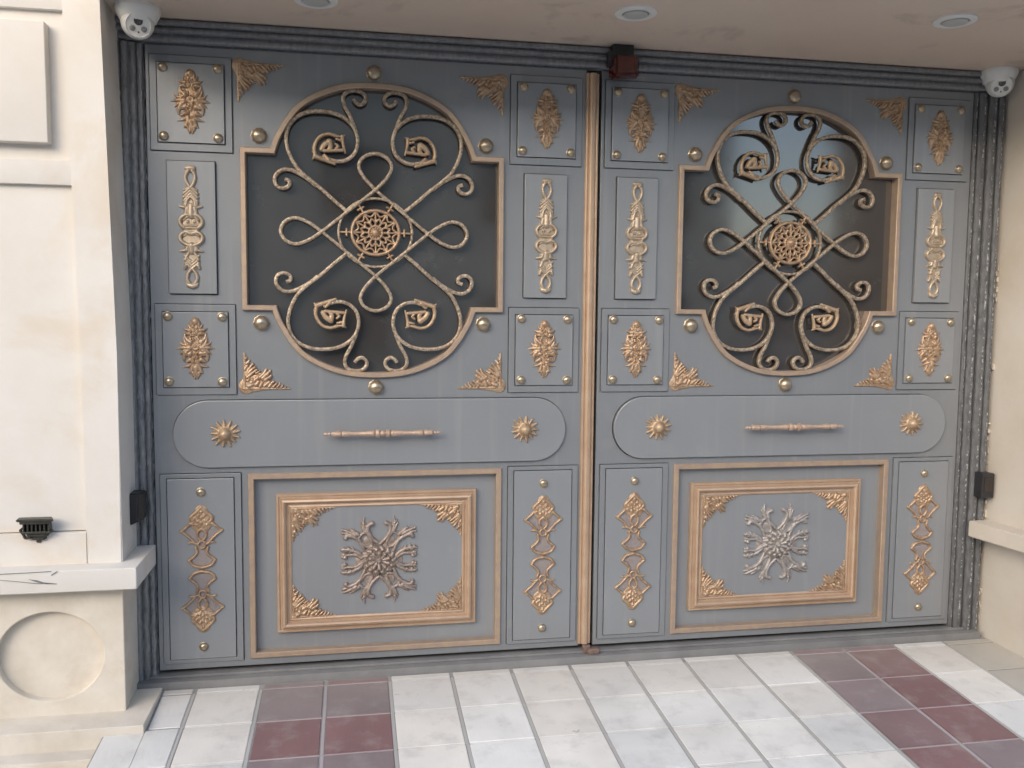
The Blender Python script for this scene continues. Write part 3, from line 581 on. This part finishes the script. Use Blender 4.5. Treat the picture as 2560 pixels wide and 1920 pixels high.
# ---------------------------------------------------------------- stone pier on the left
pier = empty('stone_pier', (-1.6, -.27, -.3), 'cream limestone pier left of the gate, with square and round recessed panels', 'pier')
def PL(o): o.location = (1.6, .27, .3); return o
def lean(bm):
    for v in bm.verts:
        if v.co.z > 1.4 and v.co.x > -1.3 and v.co.x < -1.0: v.co.x -= .028 * (v.co.z - 1.4) / 1.4
bm = bmesh.new()
box(bm, -3.2, -1.10, -.245, .3, .68, 3.6)
box(bm, -3.2, -1.10, -.268, -.2, 2.066, 2.162, .004); box(bm, -3.2, -1.10, -.268, -.2, 2.733, 3.6, .004)
for z0, z1 in ((.50, 1.4), (1.4, 2.0655), (2.0655, 2.1625), (2.1625, 2.7335), (2.7335, 2.794)): pass
n = bmesh.new()
vv = [n.verts.new(p) for p in [(-1.175, -.27, .5), (-1.038, -.27, .5), (-1.038, .3, .5), (-1.175, .3, .5), (-1.175, -.27, 1.4), (-1.038, -.27, 1.4), (-1.038, .3, 1.4), (-1.175, .3, 1.4), (-1.203, -.27, 2.794), (-1.066, -.27, 2.794), (-1.066, .3, 2.794), (-1.203, .3, 2.794), (-1.203, -.27, 3.6), (-1.066, -.27, 3.6), (-1.066, .3, 3.6), (-1.203, .3, 3.6)]]
for f in [(0,3,2,1),(12,13,14,15),(0,1,5,4),(1,2,6,5),(2,3,7,6),(3,0,4,7),(4,5,9,8),(5,6,10,9),(6,7,11,10),(7,4,8,11),(8,9,13,12),(9,10,14,13),(10,11,15,14),(11,8,12,15)]: n.faces.new([vv[i] for i in f])
bmesh.ops.bevel(n, geom=[e for e in n.edges if abs(e.verts[0].co.y + .27) < 1e-4 and abs(e.verts[1].co.y + .27) < 1e-4 and abs(e.verts[0].co.z - e.verts[1].co.z) > .5], offset=.005, segments=2, affect='EDGES')
t = bpy.data.meshes.new('t'); n.to_mesh(t); n.free(); bm.from_mesh(t); bpy.data.meshes.remove(t)
box(bm, -3.2, -1.1751, -.27, -.2, .5, .676)
body = PL(from_bm('pier_body', bm, STONE, pier))
bm = bmesh.new(); box(bm, -3.0, -1.262, -.292, -.235, 2.222, 2.682, .006, 3); PL(from_bm('raised_block', bm, STONE, pier))
ell = [(-1.325 + .205 * math.cos(a), .164 + .187 * math.sin(a)) for a in [k * 2 * math.pi / 56 for k in range(56)]]
ell2 = [(-2.1 + .205 * math.cos(a), .164 + .187 * math.sin(a)) for a in [k * 2 * math.pi / 56 for k in range(56)]]
bm = bmesh.new(); plate('t', rect(-3.2, -1.040, -.13, .50), [ell, ell2], -.20, -.27, None, None, .004, bm_in=bm); box(bm, -3.2, -1.045, -.232, .3, -.13, .50)
PL(from_bm('lower_pier', bm, STONEDIRT, pier))
bm = bmesh.new()
sections = []
for (x, w) in ((-.965, 0),): pass
box(bm, -3.2, -.964, -.362, -.003, .458, .547, .006, 3); PL(from_bm('ledge', bm, STONE, pier))
bm = bmesh.new(); box(bm, -3.2, -.938, -.42, .0, -.30, -.083, .007, 3); PL(from_bm('plinth', bm, STONEDIRT, pier))
bm = bmesh.new(); box(bm, -3.2, -1.095, -.505, -.38, -.60, -.166, .006, 3); box(bm, -3.2, -1.097, -.80, -.45, -.70, -.215, .006, 3); PL(from_bm('lower_plinth', bm, STONEDIRT, pier))
bm = bmesh.new()      # broken crack in the face of the ledge
def sliver(pts, y=-.3645):
    f = [bm.verts.new((x, y, z)) for x, z in pts]; g = [bm.verts.new((x, y + .002, z)) for x, z in pts]; bm.faces.new(f); m_ = len(f)
    for i in range(m_): bm.faces.new((f[i], g[i], g[(i + 1) % m_], f[(i + 1) % m_]))
sliver([(-1.47, .5445), (-1.36, .546), (-1.28, .5475), (-1.28, .5455), (-1.36, .543), (-1.47, .5415)])
sliver([(-1.283, .532), (-1.262, .545), (-1.256, .5468), (-1.264, .5395), (-1.28, .5295)])
sliver([(-1.365, .518), (-1.335, .513), (-1.31, .503), (-1.262, .4955), (-1.30, .4955), (-1.333, .504)])
sliver([(-1.47, .519), (-1.42, .512), (-1.34, .499), (-1.262, .494), (-1.262, .4952), (-1.34, .5008), (-1.42, .5137), (-1.47, .5207)])
PL(from_bm('crack', bm, THRESH, pier, ang=10))

# ---------------------------------------------------------------- right-hand wall, splayed
wall = empty('side_wall', (3.6, -.2, -.2), 'cream rendered side wall right of the gate with a projecting stone ledge', 'wall')
def prism(bm, xy, z0, z1, bev=.005):
    n = bmesh.new(); a = [n.verts.new((x, y, z0)) for x, y in xy]; b = [n.verts.new((x, y, z1)) for x, y in xy]; k = len(xy)
    n.faces.new(a[::-1]); n.faces.new(b)
    for i in range(k): n.faces.new((a[i], a[(i + 1) % k], b[(i + 1) % k], b[i]))
    if bev: bmesh.ops.bevel(n, geom=n.edges[:], offset=bev, segments=2, affect='EDGES')
    t = bpy.data.meshes.new('t'); n.to_mesh(t); n.free(); bm.from_mesh(t); bpy.data.meshes.remove(t)
bm = bmesh.new(); prism(bm, [(3.135, .3), (3.148, 0), (3.205, -.60), (4.6, -.60), (4.6, .3)], -.3, 2.794, .004)
o = from_bm('wall_body', bm, SIDEWALL, wall); o.location = (-3.6, .2, .2)
bm = bmesh.new(); prism(bm, [(3.036, -.032), (3.125, -.68), (4.6, -.68), (4.6, -.032)], .444, .527, .005)
o = from_bm('ledge', bm, SIDEWALL, wall); o.location = (-3.6, .2, .2)
bm = bmesh.new(); prism(bm, [(3.108, -.405), (3.13, -.70), (4.6, -.70), (4.6, -.405)], -.3, -.075, .006)
o = from_bm('plinth', bm, SIDEWALL, wall); o.location = (-3.6, .2, .2)
bm = bmesh.new(); r = random.Random(4)   # broken plaster where wall meets jamb
for k in range(38):
    z = r.uniform(-.05, 1.9); w = r.uniform(.003, .013); h = r.uniform(.006, .03)
    x = 3.128 + r.uniform(0, .016); box(bm, x, x + w, -.012 - r.uniform(0, .012), .01, z, z + h, .002, 1)
o = from_bm('broken_plaster', bm, SIDEWALL, wall); o.location = (-3.6, .2, .2)

# ---------------------------------------------------------------- ceiling
bm = bmesh.new(); box(bm, -1.064, 4.6, -.985, .35, 2.796, 3.05, .004)
tag(from_bm('ceiling', bm, CEIL), kind='structure')
bm = bmesh.new(); box(bm, -1.3, 3.4, .07, .12, -.3, 2.9); tag(from_bm('black_garage_backing', bm, BLACK), kind='structure')  # thin black slab; the garage's darkness is put into its colour

# ---------------------------------------------------------------- paving: sloping tiled drive
SL = math.tan(math.radians(3.554))
def fz(y): return -.0905 + y * SL
A_ = .28383; OX, OY = -.7967, -.1121; DY = A_ * math.cos(math.radians(3.554))
def fr_box(bm, x0, x1, y0, y1, top, bot, lay, colr, bev):
    n = bmesh.new(); pts = []
    for z in (bot, top):
        pts.append([n.verts.new((x, y, fz(y) + z)) for x, y in ((x0, y0), (x1, y0), (x1, y1), (x0, y1))])
    a, b = pts; n.faces.new(a[::-1]); n.faces.new(b)
    for i in range(4): n.faces.new((a[i], a[(i + 1) % 4], b[(i + 1) % 4], b[i]))
    bmesh.ops.bevel(n, geom=[e for e in n.edges if all(v in b for v in e.verts)], offset=bev, segments=2, affect='EDGES')
    t = bpy.data.meshes.new('t'); n.to_mesh(t); n.free()
    k0 = len(bm.faces); bm.from_mesh(t); bpy.data.meshes.remove(t); bm.faces.ensure_lookup_table()
    for f in bm.faces[k0:]:
        for lp in f.loops: lp[lay] = colr
bm = bmesh.new(); lay = bm.loops.layers.float_color.new('tile_colour'); r = random.Random(11)
for i in range(-3, 18):
    for j in range(-1, 22):
        x0, x1 = OX + i * A_, OX + (i + 1) * A_; y1 = OY - j * DY; y0 = y1 - DY
        if j == -1: y1 = -.0625
        if x1 > 3.6: continue
        if i < -1 and y1 > -.41: continue
        if i == -1: x0 = max(x0, -.9375) if y1 > -.42 else x0
        if i < -2 or (i == -2 and j < 2): continue
        if i == -2: x0 = -1.09
        corner = i == -1 and j == 1
        maroon = i in (1, 2, 10, 11)
        if maroon:
            u = r.random(); c = (.245, .140, .140) if u < .45 else ((.25, .20, .205) if u < .78 else (.25, .165, .168))
            kk = r.uniform(.92, 1.08); c = tuple(q * kk for q in c)
        else:
            k = r.uniform(.86, 1.04); q = r.uniform(-.015, .02); c = ((.80 + q) * k, .785 * k, (.74 - q) * k)
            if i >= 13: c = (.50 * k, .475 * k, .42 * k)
        g1, g2 = (.0088, .0060)
        if maroon and i in (1, 10): g1 = .012
        dz_ = r.uniform(-.0008, .0008)
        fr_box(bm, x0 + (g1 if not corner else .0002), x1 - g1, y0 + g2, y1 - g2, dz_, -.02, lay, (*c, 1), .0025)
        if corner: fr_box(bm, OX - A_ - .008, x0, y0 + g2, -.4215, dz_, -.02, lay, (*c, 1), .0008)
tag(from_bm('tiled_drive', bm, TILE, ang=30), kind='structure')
bm = bmesh.new()
vv = [bm.verts.new(p) for p in [(-1.095, .05, fz(.05) - .0035), (3.6, .05, fz(.05) - .0035), (3.6, -6.4, fz(-6.4) - .0035), (-1.095, -6.4, fz(-6.4) - .0035)]]; bm.faces.new(vv)
wv = [bm.verts.new((v.co.x, v.co.y, -.9)) for v in vv]
for i in range(4): bm.faces.new((vv[i], vv[(i + 1) % 4], wv[(i + 1) % 4], wv[i]))
tag(from_bm('grout_bed', bm, JOINT), kind='structure')
bm = bmesh.new(); lay = bm.loops.layers.float_color.new('tile_colour'); r = random.Random(3)
for i in range(-1, 15):
    xx = OX + i * A_; wd = .0064 if i not in (1, 3, 10, 12) else .0070
    for j in range(0, 22):
        if i == -1 and j < 2: continue
        y1 = OY - j * DY; o_ = r.uniform(-.001, .001); c = (.42, .375, .385, 1) if i in (2, 11) else (.47, .465, .445, 1)
        fr_box(bm, xx - wd + o_, xx + wd + o_, y1 - DY + .001, y1 - .001, -.0012, -.02, lay, c, .001)
for j in range(0, 22):
    y1 = OY - j * DY
    for i in range(-1, 13):
        if i == -1 and j < 2: continue
        x0 = OX + i * A_ + .010; c = (.44, .37, .385, 1) if i in (1, 2, 10, 11) else (.70, .70, .68, 1)  # pale row mortar; the joints' white highlight is put into its colour
        fr_box(bm, x0, x0 + A_ - .020, y1 - .0026, y1 + .0026, -.0006, -.02, lay, c, .0008)
tag(from_bm('mortar_and_highlights', bm, TILE), kind='structure')
bm = bmesh.new(); box(bm, -60, 60, -60, .6, -1.2, -.52); tag(from_bm('street', bm, ASPH), kind='structure')
bm = bmesh.new(); box(bm, -12, -1.096, -6.4, .3, -.7, -.48, .01); box(bm, 3.601, 12, -6.4, .3, -.6, -.17, .01); tag(from_bm('pavement', bm, GROUT), kind='structure')

# ---------------------------------------------------------------- ceiling downlights
for i, (x, y, lab) in enumerate(((-.238, -.40, 'white round downlight nearest the left pier, cut by the photo edge'), (1.03, -.512, 'white round downlight in the ceiling above the red warning lamp'), (2.338, -.690, 'white round downlight nearest the right-hand security camera'))):
    t = empty('downlight', (x, y, 2.796), lab, 'ceiling light', 'recessed ceiling downlights')
    bm = bmesh.new(); lathe(bm, [(.086, .0), (.085, -.006), (.079, -.010), (.060, -.011), (.054, -.008), (.050, .004)], (0, 0, 0), 'z', 40); from_bm('trim_ring', bm, WHITE, t)
    bm = bmesh.new(); lathe(bm, [(.0505, .0), (.049, -.0125), (.034, -.0150), (.01, -.0158)], (0, 0, 0), 'z', 32); from_bm('lens', bm, FROST, t)

# ---------------------------------------------------------------- security cameras
def security_camera(loc, aim, lab):
    t = empty('security_camera', loc, lab, 'security camera', 'white dome security cameras')
    R = .086
    bm = bmesh.new(); lathe(bm, [(R, 0), (R + .002, -.010), (R, -.022), (R * .93, -.036), (R * .80, -.058), (R * .70, -.066), (R * .5, -.068)], (0, 0, 0), 'z', 40); from_bm('base', bm, WHITE, t, ang=40)
    d = Vector(aim).normalized(); q = d.to_track_quat('Z', 'Y').to_matrix().to_4x4()
    c = Vector((0, -.012, -.066)); Mx = Matrix.Translation(c) @ q
    def part(nm, prof, off, m, seg=36):
        b_ = bmesh.new(); lathe(b_, prof, (0, 0, 0), 'z', seg); 
        for v in b_.verts: v.co = Mx @ (v.co + Vector(off))
        return b_, m
    r_ = .064
    b_, m = part('', [(.01, -r_)] + [(r_ * math.cos(a), r_ * math.sin(a)) for a in [math.radians(-80 + k * 10) for k in range(13)]] + [(.047, .043), (.0445, .040), (.01, .0400)], (0, 0, 0), WHITE)
    ball = from_bm('eyeball', b_, m, t, ang=35)
    b_, m = part('', [(.0165, .038), (.0165, .0425), (.0125, .0415), (.004, .0440)], (.000, .016, 0), LENS); from_bm('lens', b_, LENS, ball)
    for sx in (-1, 1):
        b_, m = part('', [(.0115, .038), (.0115, .0420), (.007, .0440), (.002, .0445)], (sx * .0215, -.014, 0), LED); from_bm('infrared_led', b_, LED, ball)
    b_, m = part('', [(.0035, .038), (.0035, .0415), (.001, .042)], (.001, -.027, 0), LENS, 12); from_bm('light_sensor', b_, LENS, ball)
    return t
security_camera((-.948, -.165, 2.796), (.25, -.86, -.46), 'white dome camera in the left ceiling corner beside the pier')
security_camera((3.052, -.060, 2.796), (-.38, -.80, -.48), 'white dome camera in the right ceiling corner above the side wall')

# ---------------------------------------------------------------- red warning lamp under the header
t = empty('warning_lamp', (1.12, -.05, 2.796), 'dark red warning lamp on a black bracket under the ceiling', 'warning lamp')
bm = bmesh.new(); box(bm, -.060, .040, -.045, .0, -.055, 0, .006); box(bm, -.080, -.050, -.045, .0, -.10, -.03, .008); from_bm('bracket', bm, BLACK, t)
bm = bmesh.new(); prism(bm, [(-.068, .0), (-.062, -.095), (.040, -.085), (.072, -.035), (.072, 0)], -.148, -.055, .012)
for v in bm.verts: v.co.z += (v.co.x) * (.10 if v.co.z < -.1 else .10)
from_bm('red_lens', bm, RED, t, ang=40)

# ---------------------------------------------------------------- gate sensors
t = empty('gate_sensor', (-1.015, -.09, .74), 'black photocell on the left jamb just above the pier ledge', 'sensor', 'black gate photocells')
bm = bmesh.new(); prism(bm, [(-.028, .05), (-.028, -.045), (.012, -.045), (.028, -.02), (.028, .05)], -.058, .062, .006)
for v in bm.verts:
    if v.co.z < -.04 and v.co.x < 0: v.co.z -= .016
from_bm('housing', bm, BLACK, t); bm = bmesh.new(); box(bm, .024, .029, -.012, .03, -.03, .03, .002); from_bm('lens', bm, LENS, t)
t = empty('gate_sensor', (3.10, -.05, .715), 'black photocell on the right wall just above the side ledge', 'sensor', 'black gate photocells')
bm = bmesh.new(); box(bm, -.034, .038, -.03, .05, -.064, .066, .006, 2); from_bm('housing', bm, BLACK, t); bm = bmesh.new(); box(bm, -.022, .026, -.033, -.028, -.03, .045, .003); from_bm('lens', bm, LENS, t)

# ---------------------------------------------------------------- bronze wall lamp on the pier
t = empty('wall_lamp', (-1.355, -.27, .70), 'small dark bronze louvred wall lamp on the cream pier', 'wall lamp')
bm = bmesh.new()
prism(bm, [(-.066, .0), (-.070, -.004), (-.066, -.045), (.075, -.050), (.055, .0)], .036, .046, .003); prism(bm, [(-.058, 0), (-.056, -.038), (.062, -.040), (.048, 0)], .024, .037, .002)
from_bm('hood', bm, IRON, t)
bm = bmesh.new()
for k in range(7): box(bm, -.047 + k * .0155, -.041 + k * .0155, -.032, -.004, -.008, .025, .0015, 1)
box(bm, -.052, .058, -.034, 0, -.016, -.007, .002); box(bm, -.050, .052, -.010, 0, -.012, .026)
from_bm('louvre', bm, IRON, t)
bm = bmesh.new(); n_ = bmesh.new()
prism(bm, [(-.040, 0), (-.034, -.026), (.040, -.028), (.044, 0)], -.030, -.0165, .003); prism(bm, [(-.026, 0), (-.018, -.018), (.030, -.020), (.034, 0)], -.045, -.0305, .003); prism(bm, [(-.008, 0), (-.004, -.010), (.010, -.010), (.012, 0)], -.058, -.0455, .002)
sweep(bm, catmull([(-.052, .004), (-.060, -.004), (-.050, -.02), (-.042, -.036), (-.022, -.034)], 4), [(a, b - .01) for a, b in barprof(.008, 0, -.012, .002)])
from_bm('lamp_body', bm, IRON, t)

# ---------------------------------------------------------------- houses across the street (seen only in reflections)
def house(x0, x1, y, h, m, lab, wins, dp=8):
    t = empty('town_house', ((x0 + x1) / 2, y, -.52), lab, 'house'); cx = (x0 + x1) / 2
    bm = bmesh.new(); box(bm, x0 - cx, x1 - cx, -dp, 0, 0, h, .02); from_bm('wall', bm, m, t)
    bm = bmesh.new(); box(bm, x0 - cx - .2, x1 - cx + .2, -dp - .2, .25, h, h + .25, .03); from_bm('roof', bm, m, t)
    for k in range(wins):
        for lv in range(max(1, int(h / 3))):
            wx = x0 - cx + (x1 - x0) * (k + .5) / wins
            bm = bmesh.new(); box(bm, wx - .7, wx + .7, .0, .03, 1.0 + lv * 3, 2.5 + lv * 3, .01); from_bm('window', bm, SHOPGLASS, t)
house(-22, 8.4, -15, 6.9, FACADE, 'long tan house across the street, opposite the left leaf', 9)
house(13.2, 30, -15, 6.9, FACADE2, 'dark brick house across the street, opposite the right wall', 6, 4)
house(9.0, 26, -30, 4.6, STONE, 'low pale house far behind the gap between the other two', 3)
